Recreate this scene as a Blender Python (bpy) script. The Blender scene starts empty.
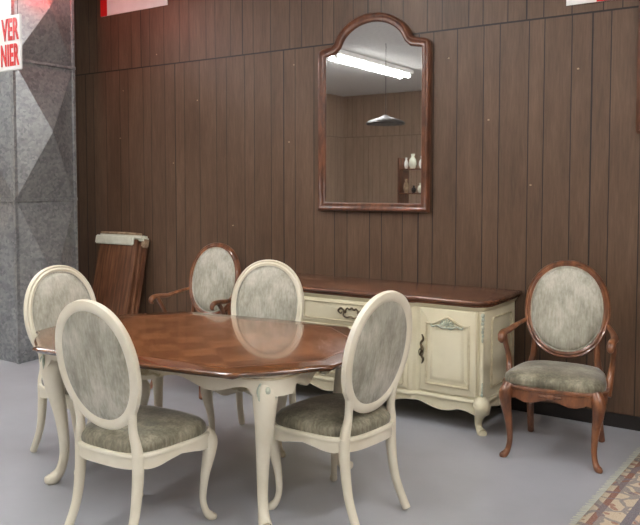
import bpy, bmesh, math, random
from mathutils import Vector, Matrix
random.seed(4)
S = bpy.context.scene
COL = S.collection
R = math.radians

# ------------------------------------------------------------------ materials
def lin(c):
    out = []
    for v in c:
        v = v / 255.0
        out.append(v / 12.92 if v <= 0.04045 else ((v + 0.055) / 1.055) ** 2.4)
    return (out[0], out[1], out[2], 1.0)

def new_mat(name):
    m = bpy.data.materials.new(name)
    m.use_nodes = True
    nt = m.node_tree
    b = nt.nodes["Principled BSDF"]
    return m, nt, b

def N(nt, typ, **kw):
    n = nt.nodes.new(typ)
    for k, v in kw.items():
        setattr(n, k, v)
    return n

def math_n(nt, op, a, b=None, c=None):
    n = nt.nodes.new("ShaderNodeMath")
    n.operation = op
    for i, v in enumerate((a, b, c)):
        if v is None:
            continue
        if isinstance(v, (int, float)):
            n.inputs[i].default_value = v
        else:
            nt.links.new(v, n.inputs[i])
    return n.outputs[0]

def mix_c(nt, fac, a, b, blend='MIX'):
    n = nt.nodes.new("ShaderNodeMix")
    n.data_type = 'RGBA'
    n.blend_type = blend
    for idx, v in ((0, fac), (6, a), (7, b)):
        if isinstance(v, (int, float)):
            n.inputs[idx].default_value = v
        elif isinstance(v, tuple):
            n.inputs[idx].default_value = v
        else:
            nt.links.new(v, n.inputs[idx])
    return n.outputs[2]

def coords(nt, scale=(1, 1, 1), rot=(0, 0, 0)):
    tc = N(nt, "ShaderNodeTexCoord")
    mp = N(nt, "ShaderNodeMapping")
    mp.inputs["Scale"].default_value = scale
    mp.inputs["Rotation"].default_value = rot
    nt.links.new(tc.outputs["Object"], mp.inputs["Vector"])
    return mp.outputs[0]

def noise(nt, vec, scale=5, detail=4, rough=0.55):
    n = N(nt, "ShaderNodeTexNoise")
    n.inputs["Scale"].default_value = scale
    n.inputs["Detail"].default_value = detail
    n.inputs["Roughness"].default_value = rough
    nt.links.new(vec, n.inputs["Vector"])
    return n.outputs[0]

def ramp(nt, fac, stops):
    r = N(nt, "ShaderNodeValToRGB")
    el = r.color_ramp.elements
    el[0].position, el[0].color = stops[0]
    el[1].position, el[1].color = stops[1]
    for p, c in stops[2:]:
        e = el.new(p); e.color = c
    nt.links.new(fac, r.inputs[0])
    return r.outputs[0]

def bump(nt, b, h, strength=0.2, dist=0.01):
    bn = N(nt, "ShaderNodeBump")
    bn.inputs["Strength"].default_value = strength
    bn.inputs["Distance"].default_value = dist
    nt.links.new(h, bn.inputs["Height"])
    nt.links.new(bn.outputs[0], b.inputs["Normal"])

def soft_mat(name, c1, c2, scale=6, rough=0.5, bumpv=0.0, metallic=0.0, coat=0.0, detail=4, lo=0.35, hi=0.65, vs=(1,1,1)):
    m, nt, b = new_mat(name)
    v = coords(nt, vs)
    n = noise(nt, v, scale, detail)
    c = ramp(nt, n, [(lo, lin(c1)), (hi, lin(c2))])
    nt.links.new(c, b.inputs["Base Color"])
    b.inputs["Roughness"].default_value = rough
    b.inputs["Metallic"].default_value = metallic
    b.inputs["Coat Weight"].default_value = coat
    b.inputs["Coat Roughness"].default_value = 0.08
    if bumpv:
        bump(nt, b, n, bumpv)
    return m

def emis_mat(name, c, s):
    m, nt, b = new_mat(name)
    b.inputs["Base Color"].default_value = lin(c)
    b.inputs["Emission Color"].default_value = lin(c)
    b.inputs["Emission Strength"].default_value = s
    return m

def wood_mat(name, dark, mid, light, vs=(3, 40, 40), rough=0.35, coat=0.3, scale=1.5):
    m, nt, b = new_mat(name)
    v = coords(nt, vs)
    n1 = noise(nt, v, scale, 6, 0.6)
    v2 = coords(nt, (1.2, 1.2, 1.2))
    n2 = noise(nt, v2, 2.2, 2)
    a = math_n(nt, 'MULTIPLY', n2, 0.35)
    s = math_n(nt, 'ADD', math_n(nt, 'MULTIPLY', n1, 0.75), a)
    c = ramp(nt, s, [(0.38, lin(dark)), (0.70, lin(light)), (0.54, lin(mid))])
    nt.links.new(c, b.inputs["Base Color"])
    b.inputs["Roughness"].default_value = rough
    b.inputs["Coat Weight"].default_value = coat
    b.inputs["Coat Roughness"].default_value = 0.06
    bump(nt, b, n1, 0.05, 0.003)
    return m

def panel_mat(name, axis, dark, mid, light, seam=2.65, groove=(36, 25, 19)):
    m, nt, b = new_mat(name)
    tc = N(nt, "ShaderNodeTexCoord")
    sp = N(nt, "ShaderNodeSeparateXYZ")
    nt.links.new(tc.outputs["Object"], sp.inputs[0])
    h = sp.outputs[0] if axis == 'X' else sp.outputs[1]
    z = sp.outputs[2]
    up = math_n(nt, 'GREATER_THAN', z, seam)
    hh = math_n(nt, 'ADD', h, math_n(nt, 'MULTIPLY', up, 0.43))
    P = 1.22
    fr = math_n(nt, 'FRACT', math_n(nt, 'DIVIDE', math_n(nt, 'ADD', hh, 50 * P), P))
    g = None
    plank = None
    for p in (0.006, 0.10, 0.25, 0.41, 0.505, 0.67, 0.755, 0.90):
        d = math_n(nt, 'ABSOLUTE', math_n(nt, 'SUBTRACT', fr, p))
        lt = math_n(nt, 'LESS_THAN', d, 0.0026 if p > 0.01 else 0.0042)
        g = lt if g is None else math_n(nt, 'MAXIMUM', g, lt)
        st = math_n(nt, 'GREATER_THAN', fr, p)
        plank = st if plank is None else math_n(nt, 'ADD', plank, st)
    if seam:
        ds = math_n(nt, 'LESS_THAN', math_n(nt, 'ABSOLUTE', math_n(nt, 'SUBTRACT', z, seam)), 0.006)
        g = math_n(nt, 'MAXIMUM', g, ds)
    pid = math_n(nt, 'ADD', plank, math_n(nt, 'MULTIPLY', math_n(nt, 'FLOOR', math_n(nt, 'DIVIDE', hh, P)), 11.0))
    pid = math_n(nt, 'ADD', pid, math_n(nt, 'MULTIPLY', up, 77.0))
    wn = N(nt, "ShaderNodeTexWhiteNoise", noise_dimensions='1D')
    nt.links.new(pid, wn.inputs["W"])
    cmb = N(nt, "ShaderNodeCombineXYZ")
    nt.links.new(math_n(nt, 'MULTIPLY', h, 95.0), cmb.inputs[0])
    nt.links.new(math_n(nt, 'MULTIPLY', wn.outputs[0], 40.0), cmb.inputs[1])
    nt.links.new(math_n(nt, 'MULTIPLY', z, 7.0), cmb.inputs[2])
    n1 = noise(nt, cmb.outputs[0], 1.0, 5, 0.7)
    cmb2 = N(nt, "ShaderNodeCombineXYZ")
    nt.links.new(math_n(nt, 'MULTIPLY', h, 10.0), cmb2.inputs[0])
    nt.links.new(math_n(nt, 'MULTIPLY', wn.outputs[0], 17.0), cmb2.inputs[1])
    nt.links.new(math_n(nt, 'MULTIPLY', z, 1.6), cmb2.inputs[2])
    n2 = noise(nt, cmb2.outputs[0], 1.0, 3, 0.6)
    s = math_n(nt, 'ADD', math_n(nt, 'MULTIPLY', n1, 0.5), math_n(nt, 'MULTIPLY', n2, 0.5))
    s = math_n(nt, 'ADD', s, math_n(nt, 'MULTIPLY', math_n(nt, 'SUBTRACT', wn.outputs[0], 0.5), 0.05))
    c = ramp(nt, s, [(0.30, lin(dark)), (0.71, lin(light)), (0.50, lin(mid))])
    c = mix_c(nt, g, c, lin(groove))
    nt.links.new(c, b.inputs["Base Color"])
    b.inputs["Roughness"].default_value = 0.48
    b.inputs["Specular IOR Level"].default_value = 0.4
    inv = math_n(nt, 'SUBTRACT', 1.0, g)
    bump(nt, b, inv, 0.5, 0.004)
    return m

M_wall = panel_mat("wood_panelling", 'X', (71, 53, 39), (90, 69, 52), (107, 84, 65))
M_wall_x2 = panel_mat("wood_panelling_front", 'X', (130, 110, 92), (146, 124, 105), (158, 136, 116), groove=(104, 86, 70))
M_wall_y = panel_mat("wood_panelling_side", 'Y', (130, 110, 92), (146, 124, 105), (158, 136, 116), groove=(104, 86, 70))
M_floor = soft_mat("grey_floor", (163, 165, 170), (174, 176, 181), 1.6, 0.33, 0.0, detail=6)
M_ceil = soft_mat("ceiling_tile", (205, 203, 198), (215, 213, 208), 20, 0.9)
M_cream = soft_mat("cream_paint", (221, 214, 191), (231, 225, 205), 7, 0.38, 0.0)
M_cream2 = soft_mat("cream_buffet_paint", (219, 211, 180), (229, 222, 193), 5, 0.38)
M_sage = soft_mat("sage_glaze", (146, 158, 142), (194, 196, 174), 40, 0.5)
M_trimgold = soft_mat("gold_edge", (190, 178, 144), (212, 202, 170), 30, 0.45)
M_wood = wood_mat("walnut_chair_wood", (70, 41, 25), (110, 67, 41), (142, 91, 57), vs=(14, 14, 5), rough=0.3, coat=0.4)
M_mirrorwood = wood_mat("mirror_walnut", (60, 34, 21), (90, 54, 35), (116, 72, 48), vs=(14, 14, 5), rough=0.3, coat=0.4)
M_top = wood_mat("buffet_top_wood", (66, 38, 25), (98, 61, 41), (124, 83, 58), vs=(2.5, 26, 26), rough=0.25, coat=0.5)
M_tabedge = wood_mat("table_border_wood", (68, 39, 20), (96, 58, 31), (120, 76, 43), vs=(4, 20, 20), rough=0.22, coat=0.7)
M_bronze = soft_mat("antique_bronze", (62, 52, 40), (112, 98, 76), 60, 0.4, metallic=0.8)
M_base = soft_mat("black_baseboard", (24, 20, 18), (34, 28, 25), 4, 0.5)
M_white = soft_mat("white_plastic", (222, 222, 216), (232, 232, 228), 4, 0.5)
M_red = soft_mat("red_paint", (190, 26, 24), (204, 34, 30), 4, 0.5)
M_foam = soft_mat("cream_foam", (204, 206, 186), (224, 226, 208), 14, 0.85)
M_tan = soft_mat("tan_wrap", (130, 108, 84), (170, 148, 118), 20, 0.7)
M_dark = soft_mat("dark_metal", (30, 26, 24), (52, 44, 38), 10, 0.45)
M_inlay = soft_mat("dark_inlay", (58, 33, 18), (74, 44, 25), 10, 0.3)

def velvet(name, c1, c2, c3, sc=7):
    m, nt, b = new_mat(name)
    v = coords(nt, (1.0, 1.0, 0.6))
    n1 = noise(nt, v, sc, 5, 0.65)
    v2 = coords(nt, (60, 60, 9))
    n2 = noise(nt, v2, 1.5, 3, 0.6)
    s = math_n(nt, 'ADD', math_n(nt, 'MULTIPLY', n1, 0.72), math_n(nt, 'MULTIPLY', n2, 0.28))
    c = ramp(nt, s, [(0.38, lin(c1)), (0.63, lin(c3)), (0.5, lin(c2))])
    nt.links.new(c, b.inputs["Base Color"])
    b.inputs["Roughness"].default_value = 0.75
    b.inputs["Sheen Weight"].default_value = 0.5
    b.inputs["Sheen Roughness"].default_value = 0.35
    bump(nt, b, n2, 0.25, 0.003)
    return m
M_vback = velvet("sage_grey_velvet_back", (134, 132, 116), (166, 163, 147), (194, 191, 177))
M_vseat = velvet("sage_velvet_seat", (82, 78, 62), (118, 113, 94), (156, 151, 130), 9)

def table_mat():
    m, nt, b = new_mat("table_veneer")
    tc = N(nt, "ShaderNodeTexCoord")
    sp = N(nt, "ShaderNodeSeparateXYZ")
    nt.links.new(tc.outputs["Object"], sp.inputs[0])
    ax = math_n(nt, 'ABSOLUTE', sp.outputs[0]); ay = math_n(nt, 'ABSOLUTE', sp.outputs[1])
    u = math_n(nt, 'ADD', ax, ay)
    d = math_n(nt, 'SUBTRACT', ax, ay)
    cmb = N(nt, "ShaderNodeCombineXYZ")
    nt.links.new(math_n(nt, 'MULTIPLY', u, 22.0), cmb.inputs[0])
    nt.links.new(math_n(nt, 'MULTIPLY', d, 2.6), cmb.inputs[1])
    n1 = noise(nt, cmb.outputs[0], 1.0, 6, 0.62)
    n2 = noise(nt, coords(nt), 3.5, 4)
    s = math_n(nt, 'ADD', math_n(nt, 'MULTIPLY', n1, 0.6), math_n(nt, 'MULTIPLY', n2, 0.4))
    cu = math_n(nt, 'FLOOR', math_n(nt, 'MULTIPLY', math_n(nt, 'ADD', math_n(nt, 'ADD', sp.outputs[0], sp.outputs[1]), 10), 4.6))
    cd = math_n(nt, 'FLOOR', math_n(nt, 'MULTIPLY', math_n(nt, 'ADD', math_n(nt, 'SUBTRACT', sp.outputs[0], sp.outputs[1]), 10), 4.6))
    ck = math_n(nt, 'MODULO', math_n(nt, 'ADD', cu, cd), 2.0)
    s = math_n(nt, 'ADD', s, math_n(nt, 'MULTIPLY', math_n(nt, 'SUBTRACT', ck, 0.5), 0.13))
    c = ramp(nt, s, [(0.33, lin((90, 50, 24))), (0.68, lin((166, 106, 62))), (0.5, lin((126, 74, 39)))])
    l1 = math_n(nt, 'LESS_THAN', ax, 0.0007)
    c = mix_c(nt, math_n(nt, 'MULTIPLY', l1, 0.5), c, lin((70, 38, 20)))
    nt.links.new(c, b.inputs["Base Color"])
    b.inputs["Roughness"].default_value = 0.2
    b.inputs["Coat Weight"].default_value = 0.8
    b.inputs["Coat Roughness"].default_value = 0.05
    return m
M_table = table_mat()

def glass_mirror():
    m, nt, b = new_mat("mirror_glass")
    b.inputs["Base Color"].default_value = (0.86, 0.87, 0.86, 1)
    b.inputs["Metallic"].default_value = 1.0
    v = coords(nt)
    n = noise(nt, v, 4, 2)
    r = math_n(nt, 'MULTIPLY', n, 0.03)
    nt.links.new(r, b.inputs["Roughness"])
    return m
M_glass = glass_mirror()

def galv():
    m, nt, b = new_mat("galvanised_steel")
    v = coords(nt)
    vo = N(nt, "ShaderNodeTexVoronoi")
    vo.inputs["Scale"].default_value = 45
    nt.links.new(v, vo.inputs["Vector"])
    bw = N(nt, "ShaderNodeRGBToBW")
    nt.links.new(vo.outputs["Color"], bw.inputs[0])
    n = noise(nt, v, 7, 5)
    s = math_n(nt, 'ADD', math_n(nt, 'MULTIPLY', bw.outputs[0], 0.4), math_n(nt, 'MULTIPLY', n, 0.6))
    c = ramp(nt, s, [(0.3, lin((132, 136, 137))), (0.7, lin((174, 177, 176)))])
    nt.links.new(c, b.inputs["Base Color"])
    b.inputs["Metallic"].default_value = 0.6
    b.inputs["Roughness"].default_value = 0.33
    return m
M_galv = galv()

def rug_mat(hx, hy):
    m, nt, b = new_mat("oriental_rug")
    tc = N(nt, "ShaderNodeTexCoord")
    sp = N(nt, "ShaderNodeSeparateXYZ")
    nt.links.new(tc.outputs["Object"], sp.inputs[0])
    dx = math_n(nt, 'SUBTRACT', hx, math_n(nt, 'ABSOLUTE', sp.outputs[0]))
    dy = math_n(nt, 'SUBTRACT', hy, math_n(nt, 'ABSOLUTE', sp.outputs[1]))
    d = math_n(nt, 'MINIMUM', dx, dy)
    v = coords(nt)
    nw = N(nt, "ShaderNodeTexNoise"); nw.inputs["Scale"].default_value = 9; nt.links.new(v, nw.inputs["Vector"])
    wv = N(nt, "ShaderNodeVectorMath", operation='MULTIPLY_ADD')
    nt.links.new(nw.outputs["Color"], wv.inputs[0]); wv.inputs[1].default_value = (0.09, 0.09, 0.0); nt.links.new(v, wv.inputs[2])
    vo = N(nt, "ShaderNodeTexVoronoi"); vo.inputs["Scale"].default_value = 16
    nt.links.new(wv.outputs[0], vo.inputs["Vector"])
    ve = N(nt, "ShaderNodeTexVoronoi", feature='DISTANCE_TO_EDGE'); ve.inputs["Scale"].default_value = 9
    nt.links.new(wv.outputs[0], ve.inputs["Vector"])
    pat = math_n(nt, 'LESS_THAN', vo.outputs["Distance"], 0.30)
    pat2 = math_n(nt, 'LESS_THAN', ve.outputs["Distance"], 0.08)
    bandv = ramp(nt, d, [(0.0, lin((196, 182, 156))), (0.03, lin((118, 62, 50))), (0.06, lin((198, 182, 156))),
                        (0.16, lin((92, 88, 104))), (0.20, lin((196, 168, 142))), (0.34, lin((122, 62, 50))), (0.38, lin((190, 170, 144)))])
    bandv.node.color_ramp.interpolation = 'CONSTANT'
    c = mix_c(nt, math_n(nt, 'MULTIPLY', pat, 0.8), bandv, lin((134, 70, 56)))
    c = mix_c(nt, math_n(nt, 'MULTIPLY', pat2, 0.7), c, lin((88, 92, 110)))
    nz = noise(nt, v, 160, 2)
    c = mix_c(nt, 0.25, c, ramp(nt, nz, [(0.35, lin((120, 102, 86))), (0.65, lin((205, 192, 172)))]), 'MIX')
    nt.links.new(c, b.inputs["Base Color"])
    b.inputs["Roughness"].default_value = 0.95
    bump(nt, b, nz, 0.4, 0.004)
    return m

# ------------------------------------------------------------------ geometry helpers
def empty(name, loc=(0, 0, 0), rz=0.0):
    e = bpy.data.objects.new(name, None)
    COL.objects.link(e)
    e.location = loc
    e.rotation_euler = (0, 0, rz)
    e.empty_display_size = 0.1
    return e

def finish(bm, name, mat, parent=None, smooth=True, auto=None):
    bmesh.ops.remove_doubles(bm, verts=bm.verts, dist=1e-6)
    bmesh.ops.recalc_face_normals(bm, faces=bm.faces)
    me = bpy.data.meshes.new(name)
    bm.to_mesh(me); bm.free()
    if smooth:
        for p in me.polygons:
            p.use_smooth = True
        if auto:
            try:
                me.set_sharp_from_angle(angle=R(auto))
            except Exception:
                pass
    ob = bpy.data.objects.new(name, me)
    COL.objects.link(ob)
    me.materials.append(mat)
    if parent:
        ob.parent = parent
    return ob

def box(name, lo, hi, mat, parent=None, bev=0.0, segs=2):
    bm = bmesh.new()
    bmesh.ops.create_cube(bm, size=1)
    for v in bm.verts:
        v.co = Vector([lo[i] + (v.co[i] + 0.5) * (hi[i] - lo[i]) for i in range(3)])
    if bev:
        bmesh.ops.bevel(bm, geom=bm.edges[:], offset=bev, segments=segs, affect='EDGES')
    return finish(bm, name, mat, parent, smooth=bool(bev), auto=35)

def catmull(pts, n=6):
    P = [Vector(p) for p in pts]
    out = []
    m = len(P)
    for i in range(m - 1):
        p0 = P[max(i - 1, 0)]; p1 = P[i]; p2 = P[i + 1]; p3 = P[min(i + 2, m - 1)]
        for k in range(n):
            t = k / n
            out.append(0.5 * ((2 * p1) + (-p0 + p2) * t + (2 * p0 - 5 * p1 + 4 * p2 - p3) * t * t + (-p0 + 3 * p1 - 3 * p2 + p3) * t ** 3))
    out.append(P[-1].copy())
    return out

def tube(name, pts, radii, mat, parent=None, n=6, seg=12, floor=False, flat=1.0, bm_in=None):
    if isinstance(radii, (int, float)):
        radii = [radii] * len(pts)
    path = catmull([Vector(p) for p in pts], n)
    rr = [v.x for v in catmull([Vector((r, 0, 0)) for r in radii], n)]
    bm = bm_in or bmesh.new()
    up = None
    rings = []
    for i, p in enumerate(path):
        t = (path[min(i + 1, len(path) - 1)] - path[max(i - 1, 0)]).normalized()
        if up is None:
            a = Vector((1, 0, 0)) if abs(t.x) < 0.9 else Vector((0, 1, 0))
            up = (a - t * a.dot(t)).normalized()
        else:
            up = (up - t * up.dot(t)).normalized()
        s = t.cross(up)
        ring = []
        for k in range(seg):
            an = 2 * math.pi * k / seg
            co = p + up * (math.cos(an) * rr[i]) + s * (math.sin(an) * rr[i] * flat)
            if floor and co.z < 0:
                co.z = 0
            ring.append(bm.verts.new(co))
        rings.append(ring)
    for a, b in zip(rings[:-1], rings[1:]):
        for k in range(seg):
            bm.faces.new((a[k], a[(k + 1) % seg], b[(k + 1) % seg], b[k]))
    bm.faces.new(rings[0]); bm.faces.new(rings[-1][::-1])
    if bm_in:
        return None
    return finish(bm, name, mat, parent, auto=60)

def area2(o):
    return sum(o[i][0] * o[(i + 1) % len(o)][1] - o[(i + 1) % len(o)][0] * o[i][1] for i in range(len(o)))

def offset(outline, d):
    n = len(outline)
    sgn = 1 if area2(outline) > 0 else -1
    out = []
    for i in range(n):
        p0 = Vector(outline[i - 1]); p1 = Vector(outline[i]); p2 = Vector(outline[(i + 1) % n])
        a = (p1 - p0).normalized(); b = (p2 - p1).normalized()
        na = Vector((a.y, -a.x)) * sgn; nb = Vector((b.y, -b.x)) * sgn
        m = (na + nb)
        if m.length < 1e-6:
            m = na
        m.normalize()
        k = max(m.dot(na), 0.5)
        out.append(p1 + m * (d / k))
    return out

I4 = Matrix.Identity(4)
def plane_m(origin, x, y):
    x = Vector(x).normalized(); y = Vector(y).normalized(); z = x.cross(y)
    m = Matrix.Identity(4)
    for i, a in enumerate((x, y, z)):
        m[0][i], m[1][i], m[2][i] = a
    m[0][3], m[1][3], m[2][3] = origin
    return m
def front_m(x, y, z):
    return plane_m((x, y, z), (1, 0, 0), (0, 0, 1))

def prism(name, outline, levels, mat, parent=None, M=I4, mode='offset', smooth=True, auto=40, cap0=True, cap1=True):
    bm = bmesh.new()
    rings = []
    for d, h in levels:
        if mode == 'offset':
            o = offset(outline, d) if d else [Vector(p) for p in outline]
        else:
            o = [Vector(p) * d for p in outline]
        rings.append([bm.verts.new(M @ Vector((p[0], p[1], h))) for p in o])
    n = len(outline)
    for a, b in zip(rings[:-1], rings[1:]):
        for k in range(n):
            bm.faces.new((a[k], a[(k + 1) % n], b[(k + 1) % n], b[k]))
    if cap0: bm.faces.new(rings[0][::-1])
    if cap1: bm.faces.new(rings[-1])
    return finish(bm, name, mat, parent, smooth, auto)

def ring_sweep(name, outline, profile, mat, parent=None, M=I4, auto=45):
    bm = bmesh.new()
    rings = []
    for d, h in profile:
        o = offset(outline, d)
        rings.append([bm.verts.new(M @ Vector((p[0], p[1], h))) for p in o])
    n = len(outline); m = len(profile)
    for j in range(m):
        a = rings[j]; b = rings[(j + 1) % m]
        for k in range(n):
            bm.faces.new((a[k], a[(k + 1) % n], b[(k + 1) % n], b[k]))
    return finish(bm, name, mat, parent, True, auto)

def apron_loop(name, outline, ztop, zbots, thick, mat, parent=None):
    bm = bmesh.new()
    inn = offset(outline, -thick)
    n = len(outline)
    A = [bm.verts.new((p[0], p[1], ztop)) for p in outline]
    B = [bm.verts.new((p[0], p[1], z)) for p, z in zip(outline, zbots)]
    C = [bm.verts.new((p[0], p[1], z)) for p, z in zip(inn, zbots)]
    D = [bm.verts.new((p[0], p[1], ztop)) for p in inn]
    for k in range(n):
        j = (k + 1) % n
        for a, b in ((A, B), (B, C), (C, D), (D, A)):
            bm.faces.new((a[k], a[j], b[j], b[k]))
    return finish(bm, name, mat, parent, True, 40)

def rrect(w, h, r=0.01, seg=4, cx=0, cy=0):
    pts = []
    for sx, sy, a0 in ((1, -1, -90), (1, 1, 0), (-1, 1, 90), (-1, -1, 180)):
        for k in range(seg + 1):
            a = R(a0 + 90 * k / seg)
            pts.append((cx + sx * (w / 2 - r) + r * math.cos(a), cy + sy * (h / 2 - r) + r * math.sin(a)))
    return pts

def oval(a, b, n=56, p=2.0):
    out = []
    for k in range(n):
        t = 2 * math.pi * k / n
        c, s = math.cos(t), math.sin(t)
        out.append((a * math.copysign(abs(c) ** (2 / p), c), b * math.copysign(abs(s) ** (2 / p), s)))
    return out

def blob(bm, loc, r, rot=None, seg=10):
    m = Matrix.Translation(loc)
    if rot is not None:
        m = m @ rot
    m = m @ Matrix.Diagonal((r[0], r[1], r[2], 1))
    bmesh.ops.create_uvsphere(bm, u_segments=seg, v_segments=max(6, seg // 2 + 1), radius=1, matrix=m)

def shell_carving(name, M, w, h, mat, parent):
    bm = bmesh.new()
    for k in range(9):
        a = R(-80 + 20 * k)
        L = h * (1.0 - 0.15 * abs(k - 4) / 4)
        dx, dy = math.sin(a), math.cos(a)
        rot = Matrix.Rotation(-a, 4, 'Z')
        blob(bm, M @ Vector((dx * L * 0.5 * w / h * 0.7, dy * L * 0.5, 0.002)), (h * 0.10, L * 0.5, 0.007), M.to_3x3().to_4x4() @ rot, 8)
    for s in (-1, 1):
        pts = [M @ Vector((s * x, y, 0.004)) for x, y in ((0, -0.01), (w * 0.3, -h * 0.25), (w * 0.62, h * 0.0), (w * 0.9, -h * 0.2), (w, h * 0.1))]
        tube("", pts, [0.007, 0.008, 0.006, 0.006, 0.003], mat, bm_in=bm, n=4, seg=6)
    blob(bm, M @ Vector((0, 0, 0.004)), (h * 0.16, h * 0.16, 0.01), M.to_3x3().to_4x4(), 10)
    return finish(bm, name, mat, parent)

def cabriole(name, x, y, sx, sy, H, mat, parent, k=1.0, rtop=0.03, out=0.03):
    d = Vector((sx, sy, 0)).normalized()
    prof = [(1.0, -0.2, 1.0), (0.90, 0.75, 1.18), (0.76, 0.75, 0.98), (0.5, 0.0, 0.66), (0.25, -0.35, 0.5), (0.11, 0.05, 0.5), (0.05, 0.7, 0.62), (0.035, 1.3, 0.62), (0.06, 1.55, 0.36)]
    pts = [Vector((x, y, H * z)) + d * (out * o) for z, o, r in prof]
    rad = [rtop * r for z, o, r in prof]
    return tube(name, pts, rad, mat, parent, n=6, seg=14, floor=True)

# ------------------------------------------------------------------ chairs
def seat_outline(a, b, n=64):
    out = []
    for (x, y) in oval(a, b, n, 4.2):
        x2 = x * (1 - 0.13 * y / b)
        y2 = y - (0.022 * math.cos(x / a * math.pi / 2) if y < 0 else -0.01 * math.cos(x / a * math.pi / 2))
        out.append((x2, y2))
    return out

def make_chair(name, loc, rz, frame, arms=False):
    e = empty(name, loc, rz)
    w = 0.27 if arms else 0.245
    dp = 0.235 if arms else 0.225
    so = seat_outline(w, dp)
    zb = []
    for (x, y) in so:
        if y < -dp * 0.75:
            u = abs(x) / w
            z = 0.355 + 0.018 * math.cos(u * math.pi * 2.2) if u < 0.75 else 0.35
        elif abs(x) > w * 0.8:
            u = abs(y) / dp
            z = 0.368 + 0.012 * math.cos(u * math.pi * 1.5)
        else:
            z = 0.36
        zb.append(z)
    apron_loop("seat_rail", so, 0.425, zb, 0.03, frame, e)
    ring_sweep("rail_moulding", so, [(0.0, 0.405), (0.006, 0.408), (0.007, 0.417), (0.003, 0.425), (-0.012, 0.427), (-0.012, 0.405)], frame, e)
    prism("seat_cushion", so, [(0.94, 0.400), (0.965, 0.428), (0.975, 0.445), (0.96, 0.462), (0.90, 0.478), (0.75, 0.489), (0.5, 0.496), (0.25, 0.499), (0.06, 0.5)],
          M_vseat, e, mode='scale')
    for s in (-1, 1):
        cabriole("front_leg", s * (w - 0.035), -dp + 0.03, s, -1, 0.42, frame, e, rtop=0.032, out=0.028)
        tube("rear_leg", [(s * (w - 0.07), dp - 0.035, 0.42), (s * (w - 0.07), dp - 0.03, 0.30), (s * (w - 0.068), dp - 0.005, 0.15), (s * (w - 0.06), dp + 0.055, 0.012)],
             [0.027, 0.025, 0.021, 0.020], frame, e, floor=True)
    bm = bmesh.new()
    cm = frame if arms else M_trimgold
    if not arms:
        for s in (-1, 1):
            p = Vector((s * (w - 0.012), -dp + 0.006, 0.385))
            for k in range(3):
                blob(bm, p + Vector((0, -0.006, -k * 0.022)), (0.011 - k * 0.002, 0.010, 0.013), seg=8)
    blob(bm, (0, -dp - 0.022, 0.385), (0.03, 0.008, 0.016), seg=10)
    for s in (-1, 1):
        blob(bm, (s * 0.04, -dp - 0.020, 0.385), (0.022, 0.006, 0.009), seg=8)
    finish(bm, "carving", cm, e)
    tilt = R(11)
    zc = 0.79 if not arms else 0.80
    a_o, b_o = (0.215, 0.265) if not arms else (0.225, 0.272)
    M = plane_m((0, dp + 0.02, zc), (1, 0, 0), (0, math.sin(tilt), math.cos(tilt)))
    ov = oval(a_o, b_o, 64, 2.12)
    prof = [(0.024, -0.014), (0.025, 0.006), (0.018, 0.016), (0.008, 0.012), (0.0, 0.018), (-0.012, 0.016), (-0.020, 0.006), (-0.021, -0.014), (-0.010, -0.020), (0.012, -0.020)]
    ring_sweep("back_frame", ov, prof, frame, e, M)
    ov2 = oval(a_o - 0.018, b_o - 0.018, 64, 2.12)
    prism("back_pad", ov2, [(0.2, -0.026), (0.6, -0.024), (0.9, -0.020), (1.0, -0.012), (1.0, 0.006), (0.97, 0.017), (0.9, 0.024), (0.75, 0.031), (0.5, 0.036), (0.25, 0.038), (0.05, 0.039)],
          M_vback, e, M, mode='scale')
    ring_sweep("back_piping", ov2, [(0.001 + 0.0045 * math.cos(t), 0.014 + 0.0045 * math.sin(t)) for t in [k * math.pi / 3 for k in range(6)]], M_vback, e, M)
    for s in (-1, 1):
        pl = M @ Vector((s * (a_o * 0.80), -b_o * 0.62, -0.002))
        tube("back_post", [(s * (w - 0.07), dp - 0.035, 0.36), (s * (w - 0.072), dp - 0.03, 0.44), (s * (w - 0.085), dp - 0.022, 0.52), tuple(pl), tuple(M @ Vector((s * (a_o * 0.93), -b_o * 0.38, -0.002)))],
             [0.026, 0.024, 0.019, 0.019, 0.014], frame, e)
    if arms:
        for s in (-1, 1):
            st = M @ Vector((s * (a_o + 0.012), -b_o * 0.30, 0.0))
            tube("arm", [tuple(st), (s * (w + 0.005), dp - 0.10, 0.700), (s * (w + 0.028), 0.04, 0.682), (s * (w + 0.03), -0.08, 0.690), (s * (w + 0.028), -0.135, 0.682), (s * (w + 0.026), -0.150, 0.655), (s * (w + 0.024), -0.130, 0.642)],
                 [0.014, 0.017, 0.021, 0.023, 0.022, 0.018, 0.010], frame, e, flat=0.8)
            tube("arm_support", [(s * (w + 0.0), -0.04, 0.37), (s * (w + 0.008), -0.01, 0.44), (s * (w + 0.02), 0.012, 0.53), (s * (w + 0.03), -0.03, 0.62), (s * (w + 0.028), -0.075, 0.682)],
                 [0.024, 0.021, 0.016, 0.016, 0.018], frame, e)
    return e

make_chair("dining_chair", (-2.52, -2.655, 0), R(180 + 2), M_cream)
make_chair("dining_chair", (-1.885, -1.995, 0), R(-90 - 8), M_cream)
make_chair("dining_chair", (-3.45, -2.18, 0), R(90 - 4), M_cream)
make_chair("dining_chair", (-2.79, -1.48, 0), R(20), M_cream)
make_chair("armchair", (-1.21, -0.66, 0), R(6), M_wood, True)
make_chair("armchair", (-3.94, -0.78, 0), R(3), M_wood, True)

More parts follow.
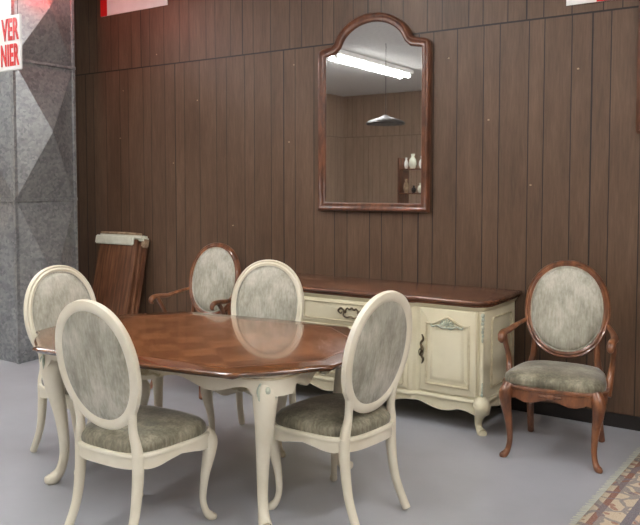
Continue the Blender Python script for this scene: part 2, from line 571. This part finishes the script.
# ------------------------------------------------------------------ dining table
def table():
    e = empty("dining_table", (-2.68, -2.07, 0), R(7))
    hx, hy = 0.90, 0.60
    c = 0.33
    corner = [(hx, hy - c - 0.02), (hx - 0.004, hy - c + 0.012), (hx - 0.045, hy - c + 0.03)]
    for k in range(1, 8):
        t = k / 8
        x = (hx - 0.045) * (1 - t) + (hx - c + 0.03) * t
        y = (hy - c + 0.03) * (1 - t) + (hy - 0.045) * t
        bl = 0.010 * math.sin(math.pi * t)
        corner.append((x + bl, y + bl))
    corner += [(hx - c + 0.03, hy - 0.045), (hx - c + 0.012, hy - 0.004), (hx - c - 0.02, hy)]
    xe, ye = hx - c - 0.02, hy - c - 0.02
    pts = []
    pts += corner
    for k in range(1, 12):
        t = k / 12; pts.append((xe * (1 - 2 * t), hy + 0.02 * math.sin(math.pi * t)))
    pts += [(-x, y) for x, y in corner[::-1]]
    for k in range(1, 8):
        t = k / 8; pts.append((-hx - 0.02 * math.sin(math.pi * t), ye * (1 - 2 * t)))
    pts += [(-x, -y) for x, y in corner]
    for k in range(1, 12):
        t = k / 12; pts.append((-xe * (1 - 2 * t), -hy - 0.02 * math.sin(math.pi * t)))
    pts += [(x, -y) for x, y in corner[::-1]]
    for k in range(1, 8):
        t = k / 8; pts.append((hx + 0.02 * math.sin(math.pi * t), -ye * (1 - 2 * t)))
    prism("table_top", pts, [(-0.035, 0.722), (-0.02, 0.724), (-0.012, 0.730), (-0.010, 0.734), (0.0, 0.738), (0.003, 0.745), (-0.001, 0.751), (-0.008, 0.754)], M_tabedge, e, auto=50)
    a2, b2, c2 = hx - 0.085, hy - 0.085, c - 0.02
    inner = [(a2, -(b2 - c2)), (a2, b2 - c2), (a2 - c2, b2), (-(a2 - c2), b2), (-a2, b2 - c2), (-a2, -(b2 - c2)), (-(a2 - c2), -b2), (a2 - c2, -b2)]
    ring_sweep("inlay_line", inner, [(0.005, 0.7535), (0.005, 0.7543), (0.0, 0.7543), (0.0, 0.7535)], M_inlay, e)
    prism("veneer_field", inner, [(0, 0.7535), (0, 0.7545)], M_table, e, smooth=False)
    ax, ay = hx - 0.16, hy - 0.12
    zb = []
    base = rrect(2 * ax, 2 * ay, 0.16, 8)
    dense = []
    for i in range(len(base)):
        p, qn = Vector(base[i]), Vector(base[(i + 1) % len(base)])
        m = max(1, int((qn - p).length / 0.025))
        for k in range(m):
            dense.append(tuple(p.lerp(qn, k / m)))
    for (x, y) in dense:
        if abs(y) >= ay - 0.005:
            u = abs(x) / (ax - 0.16)
        elif abs(x) >= ax - 0.005:
            u = abs(y) / (ay - 0.16)
        else:
            u = 1.5
        z = 0.628
        if u < 1:
            z = 0.656 - 0.022 * math.cos(u * math.pi * 3) - 0.012 * (u ** 4)
        zb.append(z)
    apron_loop("apron", dense, 0.724, zb, 0.022, M_cream, e)
    ring_sweep("apron_bead", dense, [(0.0, 0.700), (0.005, 0.703), (0.005, 0.709), (0.0, 0.712)], M_trimgold, e)
    for sx in (-1, 1):
        for sy in (-1, 1):
            lx, ly = sx * (ax - 0.13), sy * (ay - 0.085)
            cabriole("table_leg", lx, ly, sx, sy, 0.715, M_cream, e, rtop=0.050, out=0.045)
            bm = bmesh.new()
            d = Vector((sx, sy, 0)).normalized(); sd = Vector((-sy, sx, 0)).normalized()
            for k in range(4):
                blob(bm, Vector((lx, ly, 0.655 - 0.03 * k)) + d * (0.083 - 0.004 * k * k), (0.014 - 0.002 * k, 0.014 - 0.002 * k, 0.02), seg=8)
            for s2 in (-1, 1):
                pp = [Vector((lx, ly, z)) + d * o + sd * (s2 * q2) for z, o, q2 in ((0.69, 0.078, 0.03), (0.66, 0.078, 0.042), (0.62, 0.076, 0.036), (0.57, 0.070, 0.018), (0.53, 0.062, 0.004))]
                tube("", pp, [0.005, 0.007, 0.006, 0.005, 0.003], M_sage, bm_in=bm, n=4, seg=6)
            finish(bm, "knee_carving", M_sage, e)
    for s in (-1, 1):
        shell_carving("apron_carving", front_m(0, -(ay + 0.001) , 0.672) if s < 0 else plane_m((0, ay + 0.001, 0.672), (-1, 0, 0), (0, 0, 1)), 0.11, 0.035, M_trimgold, e)
        shell_carving("apron_carving", plane_m((s * (ax + 0.001), 0, 0.672), (0, s, 0), (0, 0, 1)), 0.11, 0.035, M_trimgold, e)
table()

# ------------------------------------------------------------------ buffet
def buffet():
    e = empty("sideboard", (-2.60, -0.05, 0), 0)
    def fy(x):
        a = abs(x)
        t = min(1, max(0, (0.475 - a) / 0.035))
        t = t * t * (3 - 2 * t)
        return -0.57 - 0.03 * t
    o = [(0.92, 0), (-0.92, 0), (-0.925, -0.25), (-0.92, -0.49), (-0.908, -0.53), (-0.88, -0.558)]
    xs = [-0.86 + 1.72 * k / 96 for k in range(97)]
    o += [(x, fy(x)) for x in xs]
    o += [(0.88, -0.558), (0.908, -0.53), (0.92, -0.49), (0.925, -0.25)]
    prism("body", o, [(0, 0.19), (0, 0.792)], M_cream2, e, auto=30)
    ring_sweep("base_moulding", o, [(0.0, 0.185), (0.012, 0.19), (0.014, 0.20), (0.006, 0.212), (-0.01, 0.215), (-0.01, 0.185)], M_cream2, e)
    od = []
    for i in range(len(o)):
        p, q = Vector(o[i]), Vector(o[(i + 1) % len(o)])
        m = max(1, int((q - p).length / 0.03))
        for k in range(m):
            od.append(tuple(p.lerp(q, k / m)))
    zb = []
    for x, y in od:
        if y < -0.55:
            u = abs(x) / 0.86
            z = 0.135 + 0.022 * math.cos(u * math.pi * 4) - (0.02 if u < 0.12 else 0)
            if u > 0.88: z -= (u - 0.88) * 0.35
        elif abs(x) > 0.9:
            u = min(1, abs(y) / 0.5)
            z = 0.135 + 0.02 * math.cos(u * math.pi * 2)
            if abs(y) > 0.46: z = 0.10
        else:
            z = 0.15
        zb.append(z)
    apron_loop("apron", od, 0.195, zb, 0.025, M_cream2, e)
    ring_sweep("top_moulding", o, [(0.0, 0.765), (0.006, 0.77), (0.012, 0.782), (0.02, 0.793), (-0.01, 0.793), (-0.01, 0.765)], M_cream2, e)
    prism("wood_top", o, [(0.012, 0.792), (0.026, 0.794), (0.028, 0.802), (0.022, 0.808), (0.036, 0.814), (0.040, 0.824), (0.036, 0.832), (0.026, 0.836)], M_top, e, auto=50)
    def panel(nm, cx, cz, w, h, y, arched=False):
        M = front_m(cx, y, cz)
        prism(nm, rrect(w, h, 0.008), [(0, -0.01), (0, 0.010), (-0.005, 0.015), (-0.010, 0.016)], M_cream2, e, M)
        return M
    for k, (z0, z1) in enumerate(((0.600, 0.765), (0.412, 0.585), (0.225, 0.397))):
        h = z1 - z0
        M = panel("drawer_front", 0, (z0 + z1) / 2, 0.83, h, -0.598)
        ring_sweep("drawer_bead", rrect(0.83 - 0.05, h - 0.045, 0.02, 5), [(0.004, 0.014), (0.003, 0.021), (-0.001, 0.023), (-0.005, 0.020), (-0.006, 0.014)], M_trimgold, e, M)
        px = 0.0
        bm = bmesh.new()
        for s in (-1, 1):
            blob(bm, M @ Vector((px + s * 0.055, 0.006, 0.020)), (0.014, 0.008, 0.014), seg=10)
            pts_ = [M @ Vector((px + s * a, b, 0.019)) for a, b in ((0.055, 0.006), (0.085, 0.026), (0.108, 0.008), (0.088, -0.010), (0.075, 0.004))]
            tube("", pts_, [0.007, 0.008, 0.006, 0.005, 0.003], M_bronze, bm_in=bm, n=4, seg=6)
            pts_ = [M @ Vector((px + s * a, b, 0.019)) for a, b in ((0.0, 0.034), (0.02, 0.022), (0.035, 0.030), (0.055, 0.006))]
            tube("", pts_, [0.008, 0.006, 0.006, 0.007], M_bronze, bm_in=bm, n=4, seg=6)
        pts_ = [M @ Vector((px + a, b, c)) for a, b, c in ((-0.055, 0.004, 0.028), (-0.056, -0.018, 0.034), (-0.03, -0.030, 0.036), (0, -0.024, 0.036), (0.03, -0.030, 0.036), (0.056, -0.018, 0.034), (0.055, 0.004, 0.028))]
        tube("", pts_, [0.005, 0.006, 0.007, 0.008, 0.007, 0.006, 0.005], M_bronze, bm_in=bm, n=5, seg=8)
        finish(bm, "drawer_pull", M_bronze, e)
    for s in (-1, 1):
        cx = s * 0.685
        w, h = 0.385, 0.54
        M = panel("door", cx, 0.495, w, h, -0.568)
        def arch(w2, h2, n=14):
            pts = [(-w2 / 2, -h2 / 2), (w2 / 2, -h2 / 2), (w2 / 2, h2 / 2 - 0.045)]
            for k in range(1, n):
                t = k / n
                x = w2 / 2 - w2 * t
                u = abs(2 * t - 1)
                y = h2 / 2 - 0.045 + 0.045 * (0.5 + 0.5 * math.cos(math.pi * u)) - 0.012 * math.sin(math.pi * u * 1.0)
                pts.append((x, y))
            pts.append((-w2 / 2, h2 / 2 - 0.045))
            return pts
        A = arch(w - 0.10, h - 0.11)
        ring_sweep("door_bead", A, [(0.010, 0.013), (0.009, 0.022), (0.003, 0.025), (-0.004, 0.021), (-0.006, 0.013)], M_trimgold, e, M)
        prism("door_field", offset(A, -0.022), [(0, 0.012), (-0.004, 0.016), (-0.026, 0.024), (-0.028, 0.024)], M_cream2, e, M)
        shell_carving("door_carving", M @ Matrix.Translation((0, h / 2 - 0.105, 0.022)), 0.11, 0.05, M_sage, e)
        bm = bmesh.new()
        ex = -s * (w / 2 - 0.018)
        pts_ = [M @ Vector((ex + a, b, 0.02)) for a, b in ((0.0, -0.095), (0.010, -0.065), (-0.008, -0.035), (0.004, 0.0), (-0.008, 0.035), (0.010, 0.065), (0.0, 0.095))]
        tube("", pts_, [0.004, 0.008, 0.007, 0.011, 0.007, 0.008, 0.004], M_bronze, bm_in=bm, n=5, seg=8)
        blob(bm, M @ Vector((ex, 0, 0.026)), (0.009, 0.016, 0.010), seg=8)
        pts_ = [M @ Vector((ex + a, b, 0.032)) for a, b in ((0.0, 0.01), (0.014, -0.01), (0.012, -0.035), (0, -0.045), (-0.012, -0.035), (-0.014, -0.01), (0.0, 0.01))]
        tube("", pts_, 0.0035, M_bronze, bm_in=bm, n=4, seg=6)
        finish(bm, "door_pull", M_bronze, e)
        pts_ = [(s * 0.902, -0.548, z) for z in (0.225, 0.4, 0.6, 0.765)]
        tube("corner_post", pts_, [0.020, 0.016, 0.017, 0.022], M_cream2, e, seg=12)
        bm = bmesh.new()
        for k in range(7):
            blob(bm, (s * (0.912 + 0.002 * (k % 2)), -0.566, 0.745 - k * 0.026), (0.013 - 0.001 * k, 0.008, 0.015), seg=8)
        for k in range(4):
            blob(bm, (s * 0.912, -0.564, 0.245 + k * 0.022), (0.010 - 0.0015 * k, 0.008, 0.013), seg=8)
        finish(bm, "corner_carving", M_sage, e)
        cabriole("front_foot", s * 0.885, -0.535, s, -1, 0.20, M_cream2, e, rtop=0.045, out=0.042)
        tube("rear_foot", [(s * 0.88, -0.05, 0.2), (s * 0.89, -0.045, 0.1), (s * 0.895, -0.04, 0.012)], [0.035, 0.028, 0.022], M_cream2, e, floor=True)
        Ms = plane_m((s * 0.922, -0.26, 0.49), (0, s, 0), (0, 0, 1))
        ring_sweep("side_bead", rrect(0.36, 0.44, 0.02, 5), [(0.006, -0.004), (0.005, 0.008), (0, 0.011), (-0.005, 0.008), (-0.006, -0.004)], M_trimgold, e, Ms)
    shell_carving("apron_carving", front_m(0, -0.602, 0.155), 0.12, 0.035, M_sage, e)
buffet()

# ------------------------------------------------------------------ wall mirror
def mirror():
    e = empty("wall_mirror", (-2.81, -0.012, 1.35), 0)
    half = [(0.48, 0.0), (0.48, 0.30), (0.48, 0.60), (0.48, 0.9), (0.48, 1.20), (0.476, 1.225), (0.462, 1.245), (0.435, 1.258), (0.395, 1.264), (0.352, 1.272), (0.330, 1.292)]
    for k in range(1, 10):
        t = k / 9
        an = R(18 + 72 * t)
        half.append((0.330 * math.cos(an) / math.cos(R(18)), 1.292 + 0.195 * (math.sin(an) - math.sin(R(18))) / (1 - math.sin(R(18)))))
    out = half + [(-x, y) for x, y in half[::-1][1:]]
    M = front_m(0, 0, 0)
    prof = [(0.0, 0.0), (0.0, 0.030), (-0.008, 0.042), (-0.018, 0.044), (-0.026, 0.036), (-0.040, 0.030), (-0.050, 0.034), (-0.060, 0.030), (-0.066, 0.020), (-0.066, 0.0)]
    ring_sweep("frame", out, prof, M_mirrorwood, e, M)
    g = [(x * 0.93, 0.03 + y * 0.965) for x, y in out]
    prism("glass", g, [(0, 0.010), (0, 0.014)], M_glass, e, M, smooth=False)
mirror()

# ------------------------------------------------------------------ room shell
X0, X1, Y0, Z1 = -9.2, 3.6, -10.0, 3.6
box("floor", (X0, Y0, -0.1), (X1, 0, 0), M_floor)
box("ceiling", (X0, Y0, Z1), (X1, 0, Z1 + 0.1), M_ceil)
box("wall_back", (X0 - 0.1, 0, -0.1), (X1 + 0.1, 0.1, Z1 + 0.1), M_wall)
box("wall_front", (X0 - 0.1, Y0 - 0.1, -0.1), (X1 + 0.1, Y0, Z1 + 0.1), M_wall_x2)
box("wall_left", (X0 - 0.1, Y0, -0.1), (X0, 0, Z1 + 0.1), M_wall_y)
box("wall_right", (X1, Y0, -0.1), (X1 + 0.1, 0, Z1 + 0.1), M_wall_y)
box("baseboard_back", (X0, -0.012, 0), (X1, 0, 0.09), M_base, bev=0.003)

bm = bmesh.new()
for x, z in ((-5.55, 2.45), (-3.55, 2.52), (-5.6, 2.0), (-4.9, 1.75), (-4.6, 2.3), (-3.6, 1.9), (-1.9, 2.0), (-1.6, 1.55), (-2.2, 2.45), (-4.2, 1.2), (-1.3, 2.3), (-5.1, 2.75)):
    blob(bm, (x, -0.001, z), (0.008, 0.003, 0.006), seg=8)
finish(bm, "wall_nails", M_tan)

# ------------------------------------------------------------------ ceiling fluorescent fixtures
M_tubeE = emis_mat("fluorescent_diffuser", (252, 251, 252), 44.0)
def fixture(x, y):
    e = empty("fluorescent_light", (x, y, Z1), 0)
    box("housing", (-0.16, -1.25, -0.07), (0.16, 1.25, 0), M_white, e, bev=0.008)
    for s in (-1, 1):
        tube("lamp_tube", [(s * 0.075, -1.2, -0.105), (s * 0.075, 0, -0.105), (s * 0.075, 1.2, -0.105)], 0.030, M_tubeE, e, n=1, seg=12)
        for yy in (-1.22, 1.22):
            box("tube_holder", (s * 0.075 - 0.025, yy - 0.02, -0.135), (s * 0.075 + 0.025, yy + 0.02, -0.065), M_white, e, bev=0.004)
for x, y in ((-6.2, -6.0), (-6.6, -2.6), (-3.0, -6.0), (-3.4, -2.6), (0.2, -6.0), (0.2, -2.4), (-3.0, -8.7), (2.6, -4.2)):
    fixture(x, y)

# ------------------------------------------------------------------ duct
def duct():
    e = empty("sheet_metal_duct", (0, 0, 0), 0)
    xa, xb, ya, yb = -6.35, -5.73, -1.06, -0.44
    zs = [0.0, 1.42, 2.62, 3.6]
    corners = [(xa, ya), (xb, ya), (xb, yb), (xa, yb)]
    bm = bmesh.new()
    for z0, z1 in zip(zs[:-1], zs[1:]):
        for i in range(4):
            p, q = corners[i], corners[(i + 1) % 4]
            n = Vector((q[1] - p[1], -(q[0] - p[0]), 0)).normalized()
            def P(s, z, dpt=0.0):
                v = Vector((p[0] + (q[0] - p[0]) * s, p[1] + (q[1] - p[1]) * s, z)) + n * dpt
                return bm.verts.new(v)
            zm = (z0 + z1) / 2
            a, b, c, d = P(0, z0), P(1, z0), P(1, z1), P(0, z1)
            m = P(0.5, zm, 0.11)
            for u, v in ((a, b), (b, c), (c, d), (d, a)):
                bm.faces.new((u, v, m))
    finish(bm, "duct_body", M_galv, e, smooth=False)
    for z in zs[1:-1]:
        prism("flange", corners, [(0.0, z - 0.014), (0.018, z - 0.012), (0.018, z + 0.012), (0.0, z + 0.014)], M_galv, e, smooth=False)
    for (x, y) in corners:
        prism("corner_angle", rrect(0.03, 0.03, 0.003, 2), [(0, 0.0), (0, 3.6)], M_galv, e, Matrix.Translation((x, y, 0)), smooth=False)
duct()

def door():
    e = empty("door_1", (-7.4, -0.02, 0), 0)
    box("door_leaf", (-0.45, -0.04, 0), (0.45, 0.0, 2.05), M_mirrorwood, e, bev=0.004)
    for s in (-1, 1):
        box("jamb", (s * 0.50 - 0.05, -0.06, 0), (s * 0.50 + 0.05, 0.0, 2.15), M_mirrorwood, e, bev=0.004)
    box("head", (-0.55, -0.06, 2.05), (0.55, 0.0, 2.16), M_mirrorwood, e, bev=0.004)
    bm = bmesh.new(); blob(bm, (0.36, -0.08, 1.0), (0.03, 0.03, 0.03)); finish(bm, "knob", M_bronze, e)
door()

# ------------------------------------------------------------------ sign with red lettering
def text(body, size, loc, mat, parent, align='RIGHT', sx=1.0):
    cu = bpy.data.curves.new("lettering", 'FONT')
    cu.body = body; cu.size = size; cu.extrude = 0.002; cu.align_x = align
    cu.offset = 0.006
    cu.space_character = 1.08
    ob = bpy.data.objects.new("lettering", cu)
    COL.objects.link(ob)
    ob.location = loc; ob.rotation_euler = (R(90), 0, 0)
    ob.scale = (sx, 1, 1)
    cu.materials.append(mat); ob.parent = parent
    return ob
sg = empty("hanging_sign", (-5.35, -1.24, 2.70), 0)
box("sign_board", (-0.34, -0.01, -0.22), (0.0, 0.01, 0.22), M_white, sg, bev=0.004)
text("VER", 0.24, (-0.02, -0.013, 0.025), M_red, sg, sx=0.50)
text("NIER", 0.24, (-0.02, -0.013, -0.18), M_red, sg, sx=0.44)
for x in (-0.31, -0.04):
    tube("hanger", [(x, 0, 0.22), (x, 0, 0.5), (x, 0, 0.90)], 0.003, M_dark, sg, n=1, seg=6)

lp = empty("exit_light", (-5.50, -0.80, 3.38), 0)
M_redE = emis_mat("red_lens_glow", (255, 50, 44), 3.0)
box("housing", (-0.14, -0.03, -0.08), (0.14, 0.03, 0.10), M_white, lp, bev=0.008)
box("lens", (-0.12, -0.036, -0.065), (0.12, -0.03, 0.085), M_redE, lp, bev=0.002)
tube("stem", [(0, 0, 0.09), (0, 0, 0.15), (0, 0, 0.22)], 0.01, M_white, lp, n=1, seg=8)
pl = bpy.data.lights.new("red_bulb", 'POINT'); pl.energy = 9; pl.color = (1, 0.07, 0.06); pl.shadow_soft_size = 0.04
plo = bpy.data.objects.new("red_bulb", pl); COL.objects.link(plo); plo.parent = lp; plo.location = (-0.06, -0.06, -0.13)

# ------------------------------------------------------------------ posters high on the wall
def poster(name, x0, x1, z0, z1, parts):
    e = empty(name, ((x0 + x1) / 2, -0.006, (z0 + z1) / 2), 0)
    cx, cz = (x0 + x1) / 2, (z0 + z1) / 2
    box("sheet", (x0 - cx, -0.004, z0 - cz), (x1 - cx, 0.004, z1 - cz), M_white, e)
    for (a, b, c, d) in parts:
        box("colour_band", (a - cx, -0.007, c - cz), (b - cx, -0.0035, d - cz), M_red, e)
poster("wall_poster", -5.84, -4.95, 3.18, 3.58, [(-5.84, -5.75, 3.18, 3.58), (-5.84, -4.95, 3.5, 3.58)])
poster("wall_poster", -1.38, -1.04, 2.71, 3.2, [(-1.19, -1.04, 2.71, 3.2)])

pf = empty("picture_frame", (-0.535, -0.005, 2.34), 0)
ring_sweep("frame", rrect(0.80, 0.95, 0.02), [(0, 0), (0, 0.03), (-0.02, 0.045), (-0.045, 0.03), (-0.06, 0.035), (-0.08, 0.015), (-0.08, 0)], M_mirrorwood, pf, front_m(0, 0, 0))
prism("canvas", rrect(0.68, 0.83, 0.01), [(0, 0.004), (0, 0.012)], M_tan, pf, front_m(0, 0, 0), smooth=False)

# ------------------------------------------------------------------ table leaves leaning on the wall
def leaves():
    e = empty("table_leaves", (-5.52, -0.30, 0), 0)
    e.rotation_euler = (R(-12), 0, 0)
    ml = wood_mat("leaf_wood", (66, 41, 27), (98, 64, 43), (130, 92, 66), vs=(26, 26, 2.2), rough=0.3, coat=0.4)
    box("leaf_1", (-0.27, -0.022, 0.008), (0.25, 0.0, 1.06), ml, e, bev=0.006)
    box("leaf_2", (-0.24, 0.006, 0.008), (0.29, 0.028, 1.04), ml, e, bev=0.006)
    box("leaf_3", (-0.21, 0.034, 0.012), (0.32, 0.056, 1.02), ml, e, bev=0.006)
    box("foam_pad", (-0.31, -0.03, 1.05), (0.33, 0.06, 1.10), M_foam, e, bev=0.02, segs=4)
    box("foam_flap", (-0.31, -0.05, 1.0), (0.22, -0.028, 1.085), M_foam, e, bev=0.01, segs=3)
    tube("roll", [(-0.28, -0.005, 1.110), (0.0, -0.005, 1.113), (0.27, -0.005, 1.110)], [0.012, 0.014, 0.012], M_tan, e)
    box("wrap_end", (0.27, 0.0, 0.99), (0.34, 0.05, 1.08), M_tan, e, bev=0.012)
leaves()

# ------------------------------------------------------------------ rug
def rug():
    hx, hy = 1.2, 1.4
    th = R(-3.4)
    c_, s_ = math.cos(th), math.sin(th)
    e = empty("oriental_rug", (-0.785 - (-hx * c_ - hy * s_), -0.20 - (-hx * s_ + hy * c_), 0.0), th)
    bm = bmesh.new()
    nx, ny = 60, 60
    grid = [[bm.verts.new((-hx + 2 * hx * i / nx, -hy + 2 * hy * j / ny,
             0.007 + 0.001 * math.sin(i * 0.7) * math.sin(j * 0.5))) for j in range(ny + 1)] for i in range(nx + 1)]
    for i in range(nx):
        for j in range(ny):
            bm.faces.new((grid[i][j], grid[i + 1][j], grid[i + 1][j + 1], grid[i][j + 1]))
    ext = bmesh.ops.extrude_face_region(bm, geom=bm.faces[:])
    for v in [g for g in ext['geom'] if isinstance(g, bmesh.types.BMVert)]:
        v.co.z = 0.0005
    finish(bm, "pile", rug_mat(hx, hy), e)
    bm = bmesh.new()
    for k in range(220):
        y = -hy + 2 * hy * (k + 0.5) / 220
        for s in (-1, 1):
            dy = random.uniform(-0.006, 0.006); L = random.uniform(0.03, 0.042)
            vs = [bm.verts.new(c) for c in ((s * hx, y - 0.004, 0.006), (s * hx, y + 0.004, 0.006), (s * (hx + L), y + dy + 0.003, 0.002), (s * (hx + L), y + dy - 0.003, 0.002))]
            bm.faces.new(vs)
    finish(bm, "fringe", M_foam, e, smooth=False)
rug()

# ------------------------------------------------------------------ things seen in the mirror
def pendant():
    e = empty("pendant_lamp", (-5.25, -4.75, 2.45), 0)
    prism("shade", oval(0.28, 0.28, 32), [(1.0, -0.02), (1.02, 0.0), (0.9, 0.03), (0.6, 0.06), (0.25, 0.09), (0.08, 0.12)], M_dark, e, mode='scale')
    tube("stem", [(0, 0, 0.1), (0, 0, 0.6), (0, 0, Z1 - 2.45)], 0.004, M_dark, e, n=1)
pendant()
def shelf():
    e = empty("display_shelf", (-5.5, -6.4, 0), 0)
    for s in (-1, 1):
        box("side", (s * 0.3 - 0.015, -0.18, 0), (s * 0.3 + 0.015, 0.18, 2.0), M_mirrorwood, e)
    for z in (0.08, 0.5, 0.95, 1.4, 1.8):
        box("board", (-0.285, -0.18, z), (0.285, 0.18, z + 0.02), M_mirrorwood, e)
    cols = [M_red, M_white, M_tan, M_dark, M_sage, M_foam, M_bronze]
    for z in (0.1, 0.52, 0.97, 1.42, 1.82):
        x = -0.22
        while x < 0.22:
            r = random.uniform(0.03, 0.065); h = random.uniform(0.12, 0.25)
            prism("ornament", oval(r, r, 16), [(0.6, z), (1.0, z + h * 0.3), (0.9, z + h * 0.6), (0.4, z + h * 0.8), (0.55, z + h)], random.choice(cols), e, Matrix.Translation((x, 0.05, 0)), mode='scale')
            x += r * 2 + 0.05
shelf()

# ------------------------------------------------------------------ world, camera
w = bpy.data.worlds.new("world"); S.world = w; w.use_nodes = True
w.node_tree.nodes["Background"].inputs[0].default_value = (0.8, 0.85, 1, 1)
w.node_tree.nodes["Background"].inputs[1].default_value = 0.3
cam = bpy.data.cameras.new("camera")
co = bpy.data.objects.new("camera", cam); COL.objects.link(co)
co.location = (0, -5.0, 1.55)
co.rotation_euler = (R(90 - 3.0), 0, R(33.4))
cam.sensor_width = 36; cam.lens = 750 / 640 * 36
cam.shift_y = -0.0597
cam.clip_start = 0.05
S.camera = co
S.view_settings.view_transform = 'Standard'
S.view_settings.look = 'None'
S.view_settings.exposure = 0.0
